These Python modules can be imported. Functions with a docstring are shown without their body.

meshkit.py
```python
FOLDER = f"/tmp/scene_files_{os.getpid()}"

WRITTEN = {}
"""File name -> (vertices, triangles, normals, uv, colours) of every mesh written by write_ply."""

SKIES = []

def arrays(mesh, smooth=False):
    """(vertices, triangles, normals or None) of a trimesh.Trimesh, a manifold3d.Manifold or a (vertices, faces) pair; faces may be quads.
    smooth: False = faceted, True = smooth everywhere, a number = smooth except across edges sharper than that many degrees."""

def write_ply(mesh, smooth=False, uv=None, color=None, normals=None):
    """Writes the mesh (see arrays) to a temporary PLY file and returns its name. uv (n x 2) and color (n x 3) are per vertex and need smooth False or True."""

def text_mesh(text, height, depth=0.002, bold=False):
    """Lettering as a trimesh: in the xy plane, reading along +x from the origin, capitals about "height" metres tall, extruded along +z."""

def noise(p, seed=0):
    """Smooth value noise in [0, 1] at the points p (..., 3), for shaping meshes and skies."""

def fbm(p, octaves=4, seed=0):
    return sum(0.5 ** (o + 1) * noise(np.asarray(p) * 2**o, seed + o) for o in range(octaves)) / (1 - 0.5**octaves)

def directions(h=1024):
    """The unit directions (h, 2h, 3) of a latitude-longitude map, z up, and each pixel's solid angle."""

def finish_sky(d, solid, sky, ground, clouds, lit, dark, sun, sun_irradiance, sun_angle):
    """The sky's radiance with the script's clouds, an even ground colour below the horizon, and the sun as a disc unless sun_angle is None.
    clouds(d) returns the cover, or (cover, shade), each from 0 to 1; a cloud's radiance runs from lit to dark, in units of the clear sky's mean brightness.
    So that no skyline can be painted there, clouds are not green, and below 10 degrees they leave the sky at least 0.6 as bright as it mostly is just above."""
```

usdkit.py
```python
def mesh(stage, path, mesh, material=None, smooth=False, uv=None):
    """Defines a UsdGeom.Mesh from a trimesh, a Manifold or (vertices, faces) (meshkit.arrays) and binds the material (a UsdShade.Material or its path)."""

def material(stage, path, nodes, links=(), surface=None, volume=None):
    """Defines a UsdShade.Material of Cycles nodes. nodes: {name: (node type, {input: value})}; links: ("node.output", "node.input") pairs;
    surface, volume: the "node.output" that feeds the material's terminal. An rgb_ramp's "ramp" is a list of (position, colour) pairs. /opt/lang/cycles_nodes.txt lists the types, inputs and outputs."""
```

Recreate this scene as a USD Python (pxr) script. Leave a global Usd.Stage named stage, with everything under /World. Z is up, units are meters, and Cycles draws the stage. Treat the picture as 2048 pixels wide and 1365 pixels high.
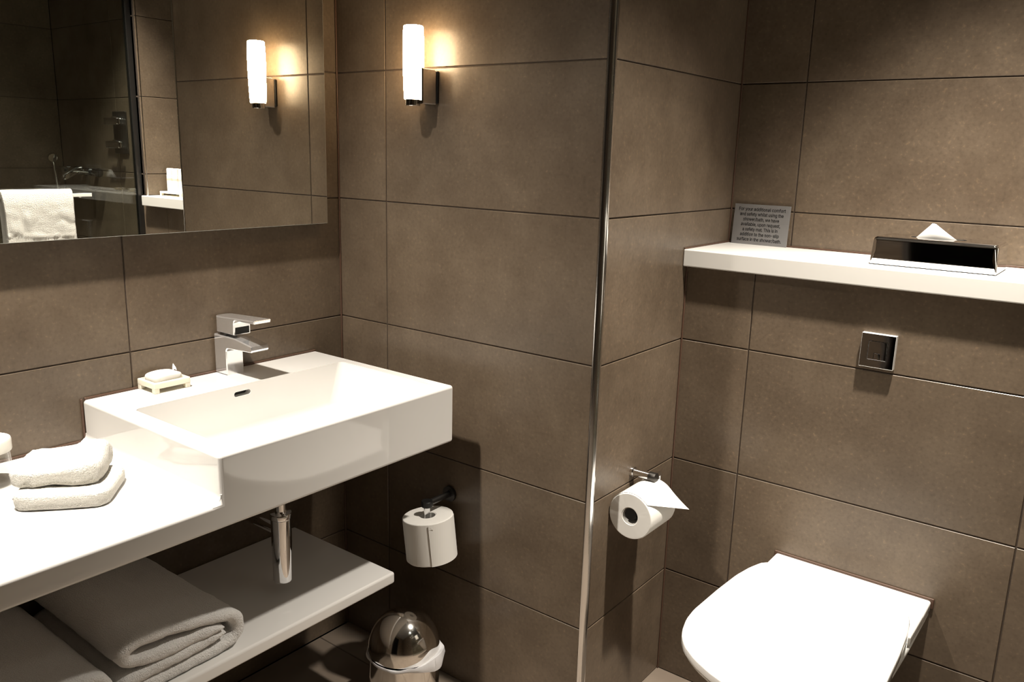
import math, numpy as np, trimesh, usdkit, meshkit
import manifold3d as m3
from shapely.geometry import Polygon
from pxr import Usd, UsdGeom, UsdLux, Gf, Sdf

stage = Usd.Stage.CreateInMemory()
UsdGeom.SetStageUpAxis(stage, 'Z'); UsdGeom.SetStageMetersPerUnit(stage, 1.0)
UsdGeom.Xform.Define(stage, '/World')
rng = np.random.default_rng(7)

# ------------------------------------------------------------------ camera
CAM = np.array([1.63258, -1.40473, 1.30709]); YAW, PITCH, ROLL = map(math.radians, (-37.4102, -12.8177, 1.53505)); FPX = 1657.093
fwd = np.array([math.sin(YAW) * math.cos(PITCH), math.cos(YAW) * math.cos(PITCH), math.sin(PITCH)])
rt = np.cross(fwd, [0, 0, 1]); rt /= np.linalg.norm(rt); up = np.cross(rt, fwd)
rt, up = rt * math.cos(ROLL) + up * math.sin(ROLL), up * math.cos(ROLL) - rt * math.sin(ROLL)
cam = UsdGeom.Camera.Define(stage, '/World/camera')
cam.AddTransformOp().Set(Gf.Matrix4d(*rt, 0, *up, 0, *(-fwd), 0, *CAM, 1))
cam.CreateHorizontalApertureAttr(36.0); cam.CreateFocalLengthAttr(36.0 * FPX / 2048)
cam.CreateClippingRangeAttr(Gf.Vec2f(0.02, 100)); cam.CreateExposureAttr(0.0)

# ------------------------------------------------------------------ lights: two halogen downlights in the ceiling (their fittings are built below)
CEIL = 2.4
DOWNLIGHTS = [  # x, y, intensity, cone half angle, softness
    (0.42, -1.00, 7000.0, 54.0, 1.0),
    (1.40, 0.04, 9000.0, 41.0, 1.0),
    (2.08, -0.55, 700.0, 50.0, 1.0),
]
WARM = (1.0, 0.92, 0.81)
SCONCE_STRENGTH = 44.0

# ------------------------------------------------------------------ helpers
used = {}
def numbered(parent, name):
    k = (parent, name); n = used.get(k, -1) + 1; used[k] = n
    return name if n == 0 else f'{name}_{n:03d}'

def path_of(parent, name):
    p = '/World' if parent is None else str(parent.GetPath())
    return p + '/' + numbered(p, name)

ORIGIN = {}
def tag(prim, label=None, cat=None, group=None, kind=None):
    for k, v in (('label', label), ('category', cat), ('group', group), ('kind', kind)):
        if v: prim.SetCustomDataByKey(k, v)
    return prim

def thing(name, label, cat, loc=(0, 0, 0), group=None, kind=None):
    x = UsdGeom.Xform.Define(stage, path_of(None, name)); x.AddTranslateOp().Set(Gf.Vec3d(*map(float, loc)))
    p = x.GetPrim(); ORIGIN[p.GetPath()] = np.array(loc, float)
    return tag(p, label, cat, group, kind)

def struct(name, label=None):
    x = UsdGeom.Xform.Define(stage, path_of(None, name)); p = x.GetPrim(); ORIGIN[p.GetPath()] = np.zeros(3)
    return tag(p, label, None, None, 'structure')

def root_origin(prim):
    while prim and prim.GetPath() not in ORIGIN: prim = prim.GetParent()
    return ORIGIN[prim.GetPath()] if prim else np.zeros(3)

def obj(name, mesh, mat, parent=None, smooth=False, label=None):
    """One Mesh prim, given in world coordinates."""
    v, f, n = meshkit.arrays(mesh, smooth)
    v = v - (root_origin(parent) if parent is not None else 0)
    m = usdkit.mesh(stage, path_of(parent, name), (v, f), MAT[mat], False)
    if n is not None:
        from pxr import Vt
        m.CreateNormalsAttr(Vt.Vec3fArray.FromNumpy(np.asarray(n, np.float32))); m.SetNormalsInterpolation('vertex')
    return tag(m.GetPrim(), label)

def copy_of(prim, loc, label, group=None):
    was = prim.GetCustomData()
    r = thing(prim.GetName(), label, was['category'], loc, group or was.get('group'))
    r.GetReferences().AddInternalReference(prim.GetPath()); r.SetInstanceable(True)
    return r

def join(*ms): return trimesh.util.concatenate([tm(m) for m in ms])
def tm(m):
    if isinstance(m, trimesh.Trimesh): return m
    v, f, _ = meshkit.arrays(m); return trimesh.Trimesh(v, f, process=False)

def rbox(lo, hi, r=0.003, seg=12):
    """A box with rounded edges, as a Manifold."""
    lo, hi = np.array(lo, float), np.array(hi, float); r = min(r, *(0.499 * (hi - lo)))
    s = m3.Manifold.sphere(r, seg)
    pts = [s.translate([(lo, hi)[i][0] + (r, -r)[i], (lo, hi)[j][1] + (r, -r)[j], (lo, hi)[k][2] + (r, -r)[k]]) for i in (0, 1) for j in (0, 1) for k in (0, 1)]
    return m3.Manifold.batch_hull(pts)

def cyl(r, p, q, seg=40, r2=None):
    p, q = np.array(p, float), np.array(q, float); d = q - p; h = np.linalg.norm(d)
    c = m3.Manifold.cylinder(h, r, r if r2 is None else r2, seg)
    T = trimesh.geometry.align_vectors([0, 0, 1], d / h); T[:3, 3] = p
    return c.transform(T[:3, :4])

def lathe(profile, centre=(0, 0, 0), n=64, axis='z', closed=False):
    """profile: (radius, height) pairs."""
    p = np.array(profile, float)
    if closed: p = np.vstack([p, p[:1]])
    a = np.arange(n) * 2 * np.pi / n; k = len(p)
    v = np.stack([np.outer(p[:, 0], np.cos(a)), np.outer(p[:, 0], np.sin(a)), np.repeat(p[:, 1:], n, 1)], -1).reshape(-1, 3)
    i, j = np.meshgrid(np.arange(k - 1), np.arange(n), indexing='ij')
    q = np.stack([i * n + j, i * n + (j + 1) % n, (i + 1) * n + (j + 1) % n, (i + 1) * n + j], -1).reshape(-1, 4)
    if axis == 'y': v = v[:, [0, 2, 1]] * [1, 1, -1]; v = v
    if axis == 'x': v = v[:, [2, 0, 1]]
    m = trimesh.Trimesh(v + np.array(centre), np.vstack([q[:, [0, 1, 2]], q[:, [0, 2, 3]]]), process=True)
    m.update_faces(m.nondegenerate_faces()); m.fix_normals()
    return m

def arc(cx, cz, r, a0, a1, n=8):
    t = np.radians(np.linspace(a0, a1, n)); return [(cx + r * math.cos(x), cz + r * math.sin(x)) for x in t]

def prism(poly, axis, lo, hi, bevel=0.0):
    """poly (n x 2) extruded along axis from lo to hi, with chamfered rims. axis y: poly is (x, z); axis x: (y, z); axis z: (x, y)."""
    p = np.array(Polygon(poly).exterior.coords)[:-1]
    p = p[np.linalg.norm(p - np.roll(p, 1, 0), axis=1) > 1e-6]
    if Polygon(p).exterior.is_ccw is False: p = p[::-1]
    n = len(p); e = np.roll(p, -1, 0) - p; e /= np.linalg.norm(e, axis=1, keepdims=True)
    nl = np.stack([-e[:, 1], e[:, 0]], 1); npv = np.roll(nl, 1, 0); mit = nl + npv; mit /= np.maximum(1e-9, (1 + (nl * npv).sum(1)))[:, None]
    ins = p + mit * bevel
    rings = [(ins, lo), (p, lo + bevel), (p, hi - bevel), (ins, hi)] if bevel else [(p, lo), (p, hi)]
    v = np.vstack([np.column_stack([r, np.full(n, h)]) for r, h in rings]); f = []
    for k in range(len(rings) - 1):
        for i in range(n):
            j = (i + 1) % n; a = k * n; b = a + n; f += [(a + i, a + j, b + j), (a + i, b + j, b + i)]
    _, tri = trimesh.creation.triangulate_polygon(Polygon(p), engine='earcut')
    f += [tuple(t[::-1]) for t in tri] + [tuple(np.array(t) + (len(rings) - 1) * n) for t in tri]
    v = {'z': v, 'y': v[:, [0, 2, 1]], 'x': v[:, [2, 0, 1]]}[axis]
    m = trimesh.Trimesh(v, np.array(f), process=False); m.fix_normals()
    return m

def tube(points, r, sides=12):
    p = np.array(points, float); t = np.gradient(p, axis=0); t /= np.linalg.norm(t, axis=1, keepdims=True)
    a = np.cross(t, [0.31, 0.52, 0.79]); a /= np.linalg.norm(a, axis=1, keepdims=True); b = np.cross(t, a)
    g = np.arange(sides) * 2 * np.pi / sides; r = np.broadcast_to(r, (len(p),))
    v = (p[:, None] + r[:, None, None] * (np.cos(g)[None, :, None] * a[:, None] + np.sin(g)[None, :, None] * b[:, None])).reshape(-1, 3)
    i, j = np.meshgrid(np.arange(len(p) - 1), np.arange(sides), indexing='ij')
    q = np.stack([i * sides + j, i * sides + (j + 1) % sides, (i + 1) * sides + (j + 1) % sides, (i + 1) * sides + j], -1).reshape(-1, 4)
    v = np.vstack([v, p[:1], p[-1:]]); c0, c1 = len(v) - 2, len(v) - 1; L = (len(p) - 1) * sides
    caps = [(c0, (k + 1) % sides, k) for k in range(sides)] + [(c1, L + k, L + (k + 1) % sides) for k in range(sides)]
    m = trimesh.Trimesh(v, np.vstack([q[:, [0, 1, 2]], q[:, [0, 2, 3]], caps]), process=False); m.fix_normals(); return m

def grid_faces(nu, nv, wrap_v=False):
    i, j = np.meshgrid(np.arange(nu - 1), np.arange(nv if wrap_v else nv - 1), indexing='ij')
    q = np.stack([i * nv + j, i * nv + (j + 1) % nv, (i + 1) * nv + (j + 1) % nv, (i + 1) * nv + j], -1).reshape(-1, 4)
    return np.vstack([q[:, [0, 1, 2]], q[:, [0, 2, 3]]])

def smooth_path(pts, n=3):
    p = np.array(pts, float)
    for _ in range(n):
        q = np.empty((2 * len(p), p.shape[1])); q[0], q[-1] = p[0], p[-1]
        q[1:-1:2] = 0.75 * p[:-1] + 0.25 * p[1:]; q[2:-1:2] = 0.25 * p[:-1] + 0.75 * p[1:]; p = q
    return p

def resample(p, n):
    s = np.r_[0, np.cumsum(np.linalg.norm(np.diff(p, axis=0), axis=1))]
    return np.stack([np.interp(np.linspace(0, s[-1], n), s, p[:, k]) for k in range(p.shape[1])], 1)

def thicken(grid, t):
    """A sheet given as a grid of points (nu, nv, 3) made t thick, closed round its rim."""
    nu, nv, _ = grid.shape
    du, dv = np.gradient(grid, axis=0), np.gradient(grid, axis=1); n = np.cross(du, dv); n /= np.linalg.norm(n, axis=2, keepdims=True) + 1e-12
    top, bot = (grid + n * t / 2).reshape(-1, 3), (grid - n * t / 2).reshape(-1, 3); f = grid_faces(nu, nv); N = nu * nv
    rim = [i * nv for i in range(nu)] + [(nu - 1) * nv + j for j in range(1, nv)] + [i * nv + nv - 1 for i in range(nu - 2, -1, -1)] + [j for j in range(nv - 2, 0, -1)]
    s = []
    for a, b in zip(rim, rim[1:] + rim[:1]): s += [(a, b, N + b), (a, N + b, N + a)]
    m = trimesh.Trimesh(np.vstack([top, bot]), np.vstack([f, f[:, ::-1] + N, s]), process=False); m.fix_normals(); return m

def fuzz(m, amp, scale, seed=0):
    n = m.vertex_normals; m.vertices += n * ((meshkit.fbm(m.vertices * scale, 3, seed) - 0.5) * 2 * amp)[:, None]; return m

# ------------------------------------------------------------------ materials
MAT = {}
def mat(name, nodes, links=(), surface='p.BSDF'):
    MAT[name] = usdkit.material(stage, '/World/Looks/' + name, nodes, links, surface=surface); return name
def plain(name, col, rough=0.5, **kw):
    return mat(name, {'p': ('principled_bsdf', dict(base_color=col, roughness=rough, **kw))})

def tile_mat(name, k):
    a = lambda c: tuple(k * x for x in c)
    mat(name, {'g': ('geometry', {}), 'big': ('noise_texture', {'scale': 5.0, 'detail': 5.0, 'roughness': 0.6}), 'rb': ('rgb_ramp', {'ramp': [(0.26, a((0.092, 0.067, 0.046))), (0.5, a((0.122, 0.0905, 0.0625))), (0.74, a((0.158, 0.119, 0.083)))]}),
               'sp': ('noise_texture', {'scale': 130.0, 'detail': 3.0, 'roughness': 0.5}), 'rs': ('rgb_ramp', {'ramp': [(0.28, (0.84, 0.84, 0.84)), (0.45, (0.98, 0.98, 0.98)), (0.62, (1.04, 1.04, 1.04)), (0.74, (1.4, 1.34, 1.24))]}),
               'mx': ('mix', {'mix_type': 'multiply', 'fac': 1.0}), 'rr': ('rgb_ramp', {'ramp': [(0.3, (0.29, 0.29, 0.29)), (0.7, (0.38, 0.38, 0.38))]}),
               'bn': ('noise_texture', {'scale': 60.0, 'detail': 4.0, 'roughness': 0.6}), 'bm': ('bump', {'strength': 0.12, 'distance': 0.0015}), 'p': ('principled_bsdf', {'specular_ior_level': 0.5})},
        [('g.position', 'big.vector'), ('g.position', 'sp.vector'), ('g.position', 'bn.vector'), ('big.fac', 'rb.fac'), ('sp.fac', 'rs.fac'), ('rb.color', 'mx.color1'), ('rs.color', 'mx.color2'), ('mx.color', 'p.base_color'),
         ('big.fac', 'rr.fac'), ('rr.color', 'p.roughness'), ('bn.fac', 'bm.height'), ('bm.normal', 'p.normal')])
for q, k in enumerate((0.94, 1.0, 1.05)): tile_mat(f'tile_{q}', k)
def floor_mat(name, k):
    mat(name, {'g': ('geometry', {}), 'big': ('noise_texture', {'scale': 9.0, 'detail': 5.0}), 'rb': ('rgb_ramp', {'ramp': [(0.3, (0.17 * k, 0.135 * k, 0.105 * k)), (0.7, (0.22 * k, 0.178 * k, 0.14 * k))]}), 'p': ('principled_bsdf', {'roughness': 0.45})},
        [('g.position', 'big.vector'), ('big.fac', 'rb.fac'), ('rb.color', 'p.base_color')])
for q, k in enumerate((0.96, 1.0, 1.03)): floor_mat(f'floor_tile_{q}', k)
plain('grout', (0.05, 0.034, 0.023), 0.85)
plain('floor_grout', (0.1, 0.08, 0.06), 0.85)
plain('sealant', (0.085, 0.046, 0.03), 0.4)
plain('paint', (0.25, 0.24, 0.225), 0.8)
plain('ceramic', (0.73, 0.717, 0.695), 0.06, coat_weight=0.3, coat_roughness=0.02)
plain('solid_surface', (0.68, 0.665, 0.63), 0.35)
plain('chrome', (0.80, 0.80, 0.81), 0.04, metallic=1.0)
plain('satin', (0.80, 0.80, 0.79), 0.5, metallic=0.85)
plain('trim_metal', (0.78, 0.78, 0.78), 0.14, metallic=1.0)
plain('tap_chrome', (0.86, 0.86, 0.87), 0.13, metallic=0.84)
plain('steel', (0.74, 0.72, 0.69), 0.1, metallic=1.0)
plain('brushed', (0.40, 0.40, 0.41), 0.38, metallic=0.8)
plain('mirror_glass', (0.90, 0.91, 0.885), 0.0, metallic=1.0)
plain('mirror_edge', (0.55, 0.57, 0.54), 0.2)
plain('passage_paint', (0.05, 0.042, 0.035), 0.7)
plain('black', (0.006, 0.006, 0.006), 0.4)
plain('ink', (0.012, 0.012, 0.013), 0.5)
plain('dark_metal', (0.08, 0.075, 0.07), 0.35, metallic=0.9)
plain('paper', (0.70, 0.685, 0.65), 0.9)
plain('plastic_white', (0.82, 0.80, 0.75), 0.3)
plain('plastic_cream', (0.83, 0.77, 0.62), 0.35, subsurface_weight=0.25, subsurface_radius=(1.0, 0.8, 0.5), subsurface_scale=0.006)
plain('plastic_pink', (0.80, 0.52, 0.44), 0.4)
plain('liner', (0.72, 0.72, 0.74), 0.35)
plain('rubber', (0.03, 0.03, 0.03), 0.6)
plain('glass', (1.0, 1.0, 1.0), 0.0, transmission_weight=1.0, ior=1.48)
def pane_mat(name, tint, k):          # clear panes: plain transparency with a reflection that grows towards grazing views, the same from both sides
    mat(name, {'t': ('transparent_bsdf', {'color': tint}), 'g': ('glossy_bsdf', {'color': (1, 1, 1), 'roughness': 0.0}), 'w': ('layer_weight', {'blend': 0.5}), 'pw': ('math', {'math_type': 'power', 'value2': 4.0}),
               'ma': ('math', {'math_type': 'multiply_add', 'value2': 0.7, 'value3': k, 'use_clamp': True}), 'm': ('mix_closure', {})},
        [('w.facing', 'pw.value1'), ('pw.value', 'ma.value1'), ('ma.value', 'm.fac'), ('t.BSDF', 'm.closure1'), ('g.BSDF', 'm.closure2')], surface='m.closure')
pane_mat('pane', (0.90, 0.93, 0.91), 0.04); pane_mat('jar_glass', (0.97, 0.975, 0.97), 0.03)
def cloth_mat(name, col):
    mat(name, {'g': ('geometry', {}), 'n': ('noise_texture', {'scale': 620.0, 'detail': 2.0}), 'n2': ('noise_texture', {'scale': 260.0, 'detail': 2.0}), 'ad': ('math', {'math_type': 'add'}), 'b': ('bump', {'strength': 0.8, 'distance': 0.004}),
               'p': ('principled_bsdf', {'base_color': col, 'roughness': 0.95, 'sheen_weight': 0.3, 'sheen_roughness': 0.5, 'specular_ior_level': 0.1})},
        [('g.position', 'n.vector'), ('g.position', 'n2.vector'), ('n.fac', 'ad.value1'), ('n2.fac', 'ad.value2'), ('ad.value', 'b.height'), ('b.normal', 'p.normal')])
cloth_mat('terry', (0.68, 0.66, 0.61)); cloth_mat('terry_grey', (0.80, 0.785, 0.765))
# the opal shade of the wall lamp gives off the light of the bulb inside it: brightest round the bulb, fading to the rim at the foot
mat('lamp_opal', {'g': ('geometry', {}), 's': ('separate_xyz', {}), 'mr': ('map_range', {'from_min': 1.412, 'from_max': 1.572, 'clamp': True}),
                  'r': ('rgb_ramp', {'ramp': [(0.0, (0.16, 0.16, 0.16)), (0.10, (0.25, 0.25, 0.25)), (0.28, (0.75, 0.75, 0.75)), (0.5, (1, 1, 1)), (0.75, (0.8, 0.8, 0.8)), (1.0, (0.3, 0.3, 0.3))]}),
                  'mu': ('math', {'math_type': 'multiply', 'value2': SCONCE_STRENGTH}), 'p': ('principled_bsdf', {'base_color': (0.8, 0.78, 0.72), 'roughness': 0.3, 'emission_color': (1.0, 0.72, 0.42)})},
    [('g.position', 's.vector'), ('s.z', 'mr.value'), ('mr.result', 'r.fac'), ('r.color', 'mu.value1'), ('mu.value', 'p.emission_strength')])

# ------------------------------------------------------------------ the room: tiled walls, floor, ceiling
W, WT, YL, YU = 0.7793, 0.7673, 0.3758, 0.6052          # return wall, its corner trim, cistern boxing and wall behind the toilet
NIB, NIBX, YB, XR, YREAR = 1.664, 1.735, 0.400, 2.41, -2.45
ROWS = [0.0] + [0.2846 + 0.3 * k for k in range(8)]; ROWS = [z for z in ROWS if z < CEIL - 0.02] + [CEIL]
GAP, RECESS, THICK, BEV = 0.0028, 0.0022, 0.008, 0.0011

def tile_mesh(o, u, v, n, a0, a1, b0, b1):
    g = GAP / 2; a0, a1, b0, b1 = a0 + g, a1 - g, b0 + g, b1 - g
    def ring(i, d): return [o + u * a + v * b + n * d for a, b in ((a0 + i, b0 + i), (a1 - i, b0 + i), (a1 - i, b1 - i), (a0 + i, b1 - i))]
    P = np.array(ring(BEV, 0.0) + ring(0, -BEV) + ring(0, -THICK)); f = [(0, 1, 2), (0, 2, 3)]
    for k in (0, 4):
        for i in range(4): j = (i + 1) % 4; f += [(k + i, k + 4 + i, k + 4 + j), (k + i, k + 4 + j, k + j)]
    m = trimesh.Trimesh(P, f, process=False)
    if np.dot(m.face_normals[0], n) < 0: m.invert()
    return m

def slab(o, u, v, n, A0, A1, B0, B1, d0, d1):
    P = np.array([o + u * a + v * b + n * d for d in (d0, d1) for a in (A0, A1) for b in (B0, B1)])
    return trimesh.Trimesh(P, [], process=False).convex_hull

def tiled(name, o, u, v, n, cols, rows, label, mats='tile', grout='grout', depth=0.06):
    o, u, v, n = (np.array(x, float) for x in (o, u, v, n))
    s = struct(name, label)
    obj('grout', slab(o, u, v, n, cols[0], cols[-1], rows[0], rows[-1], -depth, -RECESS), grout, s)
    for r0, r1 in zip(rows, rows[1:]):
        for c0, c1 in zip(cols, cols[1:]):
            obj('tile', tile_mesh(o, u, v, n, c0, c1, r0, r1), f'{mats}_{rng.integers(3)}', s)
    return s

X, Y, Z, O = np.eye(3)[0], np.eye(3)[1], np.eye(3)[2], np.zeros(3)
colsA = [YREAR] + [y for y in (-2.3653, -1.7653, -1.1653, -0.5653)] + [0.0]
tiled('wall_left', O, Y, Z, X, colsA, ROWS, 'brown tiled wall behind the mirror and basin')
tiled('wall_back', O, X, Z, -Y, [0.0, 0.1681, WT], ROWS, 'brown tiled wall carrying the wall lamp')
tiled('wall_return', (W, 0, 0), Y, Z, X, [0.012, YU], ROWS, 'brown tiled side wall with the toilet roll', depth=0.05)
tiled('wall_boxing', (0, YL, 0), X, Z, -Y, [W, 0.9461, 1.5159, NIBX], [z for z in ROWS if z < 1.05] + [1.06], 'brown tiled boxing behind the toilet, below the white shelf', depth=0.05)
upper = [1.10] + [z for z in ROWS if z > 1.12]
tiled('wall_far', (0, YU, 0), X, Z, -Y, [W, 0.9391, 1.5391, NIB], upper, 'brown tiled wall above the white shelf')
tiled('wall_nib', (NIB, 0, 0), Y, Z, -X, [YL, YU], upper, 'narrow brown tiled nib wall at the end of the shelf', depth=0.03)
tiled('wall_nib_end', (0, YL, 0), X, Z, -Y, [NIB + 0.01, NIBX], upper, 'end face of the narrow tiled nib wall', depth=0.02)
tiled('wall_shower', (0, YB, 0), X, Z, -Y, [NIBX, 1.9, XR], ROWS, 'brown tiled end wall of the shower')
tiled('wall_right', (XR, 0, 0), Y, Z, -X, [YREAR, -2.0, -1.4, -0.8, -0.2, YB], ROWS, 'brown tiled wall along the shower')
DX0, DX1, DZ = 0.60, 1.45, 2.05                              # the open doorway behind the camera, onto an unlit passage
tiled('wall_rear', (0, YREAR, 0), X, Z, Y, [0.0, DX0], ROWS, 'brown tiled wall left of the doorway behind the camera')
tiled('wall_rear_right', (0, YREAR, 0), X, Z, Y, [DX1, 2.0, XR], ROWS, 'brown tiled wall right of the doorway behind the camera')
tiled('wall_rear_top', (0, YREAR, 0), X, Z, Y, [DX0, DX1], [DZ, CEIL], 'brown tiled wall over the doorway behind the camera')
d = struct('door_1', 'open doorway behind the camera leading to an unlit passage')
obj('passage', join(slab(O, X, Y, Z, DX0 - 0.6, DX1 + 0.6, YREAR - 2.5, YREAR - 0.061, -0.05, 0), slab(O, X, Y, Z, DX0 - 0.6, DX1 + 0.6, YREAR - 2.5, YREAR - 0.061, 2.4, 2.45), slab(O, X, Z, -Y, DX0 - 0.6, DX1 + 0.6, 0, 2.4, 2.5 - YREAR, 2.56 - YREAR), slab(O, Y, Z, X, YREAR - 2.5, YREAR - 0.061, 0, 2.4, DX0 - 0.65, DX0 - 0.6), slab(O, Y, Z, X, YREAR - 2.5, YREAR - 0.061, 0, 2.4, DX1 + 0.6, DX1 + 0.65)), 'passage_paint', d)
obj('frame', join(rbox((DX0, YREAR - 0.06, 0), (DX0 + 0.03, YREAR + 0.004, DZ), 0.002), rbox((DX1 - 0.03, YREAR - 0.06, 0), (DX1, YREAR + 0.004, DZ), 0.002), rbox((DX0, YREAR - 0.06, DZ - 0.03), (DX1, YREAR + 0.004, DZ), 0.002)), 'passage_paint', d)
tiled('floor', O, X, Y, Z, [0, 0.3, 0.6, 0.9, 1.2, 1.5, 1.8, 2.1, XR], [YREAR, -1.9, -1.3, -0.7, -0.1, 0.5], 'light brown tiled floor', 'floor_tile', 'floor_grout')
c = struct('ceiling', 'white painted ceiling'); obj('panel', slab(np.array([0, 0, CEIL]), X, Y, -Z, -0.05, XR + 0.05, YREAR - 0.05, YU + 0.05, -0.05, 0), 'paint', c)
# chrome quarter-round trims on the outer corners
def corner_trim(name, cx, cy, r, a0, z0, z1, label):
    p = [(cx, cy)] + arc(cx, cy, r, a0, a0 + 90, 14)
    t = struct(name, label); obj('profile', prism(p, 'z', z0, z1), 'trim_metal', t, smooth=25)
corner_trim('trim_1', W - 0.0125, 0.0125, 0.0135, -90, 0.0, CEIL, 'chrome trim on the outer corner between the two tiled walls')
corner_trim('trim_2', NIB + 0.009, YL + 0.009, 0.0095, 180, 1.10, CEIL, 'chrome trim on the corner of the nib wall')
obj('caulk', join(rbox((0.0, -0.0045, 0), (0.004, 0.0, CEIL), 0.0015), rbox((W, YU - 0.004, 1.1), (W + 0.004, YU, CEIL), 0.0015), rbox((W, YL - 0.004, 0), (W + 0.004, YL, 1.06), 0.0015)), 'sealant', struct('trim_3', 'thin brown sealant line up the inner corners'))

# ------------------------------------------------------------------ vanity: basin and counter in one casting
t = thing('vanity_basin', 'white ceramic rectangular basin running into a lower counter on the left', 'basin', (0.235, -0.4, 0.675))
BX, BY0, BY1, RIM, CT, BOT = 0.470, -0.672, -0.090, 0.806, 0.7205, 0.675
outer = rbox((0.002, BY0, BOT), (BX, BY1, RIM), 0.007, 20) + rbox((0.002, -1.75, BOT), (BX, BY0 + 0.05, CT), 0.007, 20)
fr = 0.016                                                    # the fillet where the counter meets the basin's side
fil = m3.Manifold.cube([BX - 0.0012 - 0.002, fr + 0.004, fr + 0.004]).translate([0.002, BY0 - fr, CT - 0.004]) - cyl(fr, (-0.01, BY0 - fr, CT + fr), (0.6, BY0 - fr, CT + fr), 48)
outer = outer + fil
s1, s2 = m3.Manifold.sphere(0.022, 28), m3.Manifold.sphere(0.010, 28)
ix0, ix1, iy0, iy1, FL = 0.134, 0.436, -0.637, -0.119, 0.694
low = [s1.translate([x, y, FL + 0.022]) for x in (ix0 + 0.026, ix1 - 0.055) for y in (iy0 + 0.045, iy1 - 0.045)]
high = [m3.Manifold.cylinder(0.08, 0.014, 0.016, 28).translate([x, y, RIM - 0.004]) for x in (ix0 + 0.014, ix1 - 0.014) for y in (iy0 + 0.014, iy1 - 0.014)]
bowl = m3.Manifold.batch_hull(low + high)
basin = outer - bowl
ovf = m3.Manifold.batch_hull([cyl(0.0055, (0.10, y, 0.7865), (0.16, y, 0.7865), 24) for y in (-0.411, -0.381)])
basin = basin - ovf
CUT = BY0 - fr - 0.001
obj('body', basin.trim_by_plane((0, 1, 0), CUT), 'ceramic', t, smooth=40)
obj('counter', basin.trim_by_plane((0, -1, 0), -CUT), 'ceramic', t, smooth=40)
obj('overflow_slot', m3.Manifold.batch_hull([cyl(0.0054, (0.112, y, 0.7865), (0.118, y, 0.7865), 24) for y in (-0.411, -0.381)]), 'black', t, label='dark overflow slot in the back of the bowl')
obj('sealant', join(rbox((0.0003, BY0 + 0.004, RIM - 0.004), (0.0045, BY1, RIM + 0.0035), 0.0018), rbox((0.0003, BY0 - 0.004, CT + 0.006), (0.0045, BY0 + 0.001, RIM + 0.002), 0.0018), rbox((0.0003, -1.75, CT - 0.004), (0.0045, BY0 - fr * 0.6, CT + 0.0035), 0.0018)), 'sealant', t, label='thin brown sealant line along the wall')
t = thing('lower_shelf', 'white glossy shelf under the basin that carries the grey bath towels', 'shelf', (0.185, -0.9, 0.326))
obj('board', rbox((0.002, -1.75, 0.3265), (0.368, -0.172, 0.355), 0.006, 20), 'ceramic', t, smooth=40)
t = thing('bottle_trap', 'chrome bottle trap hanging under the basin', 'trap', (0.255, -0.398, 0.388))
obj('cup', lathe([(0, 0.386)] + arc(0.0135, 0.3935, 0.0075, -90, 0, 6) + [(0.0215, 0.533), (0.0205, 0.5345), (0, 0.5345)], (0.255, -0.398, 0), 48), 'chrome', t, smooth=35)
obj('collar', lathe([(0, 0.5345), (0.0225, 0.5345), (0.0232, 0.5365), (0.0232, 0.545), (0.0222, 0.547), (0.012, 0.5475), (0, 0.5475)], (0.255, -0.398, 0), 48), 'chrome', t, smooth=30)
obj('inlet_tube', cyl(0.0115, (0.255, -0.398, 0.545), (0.255, -0.398, 0.677)), 'chrome', t, smooth=30)
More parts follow.
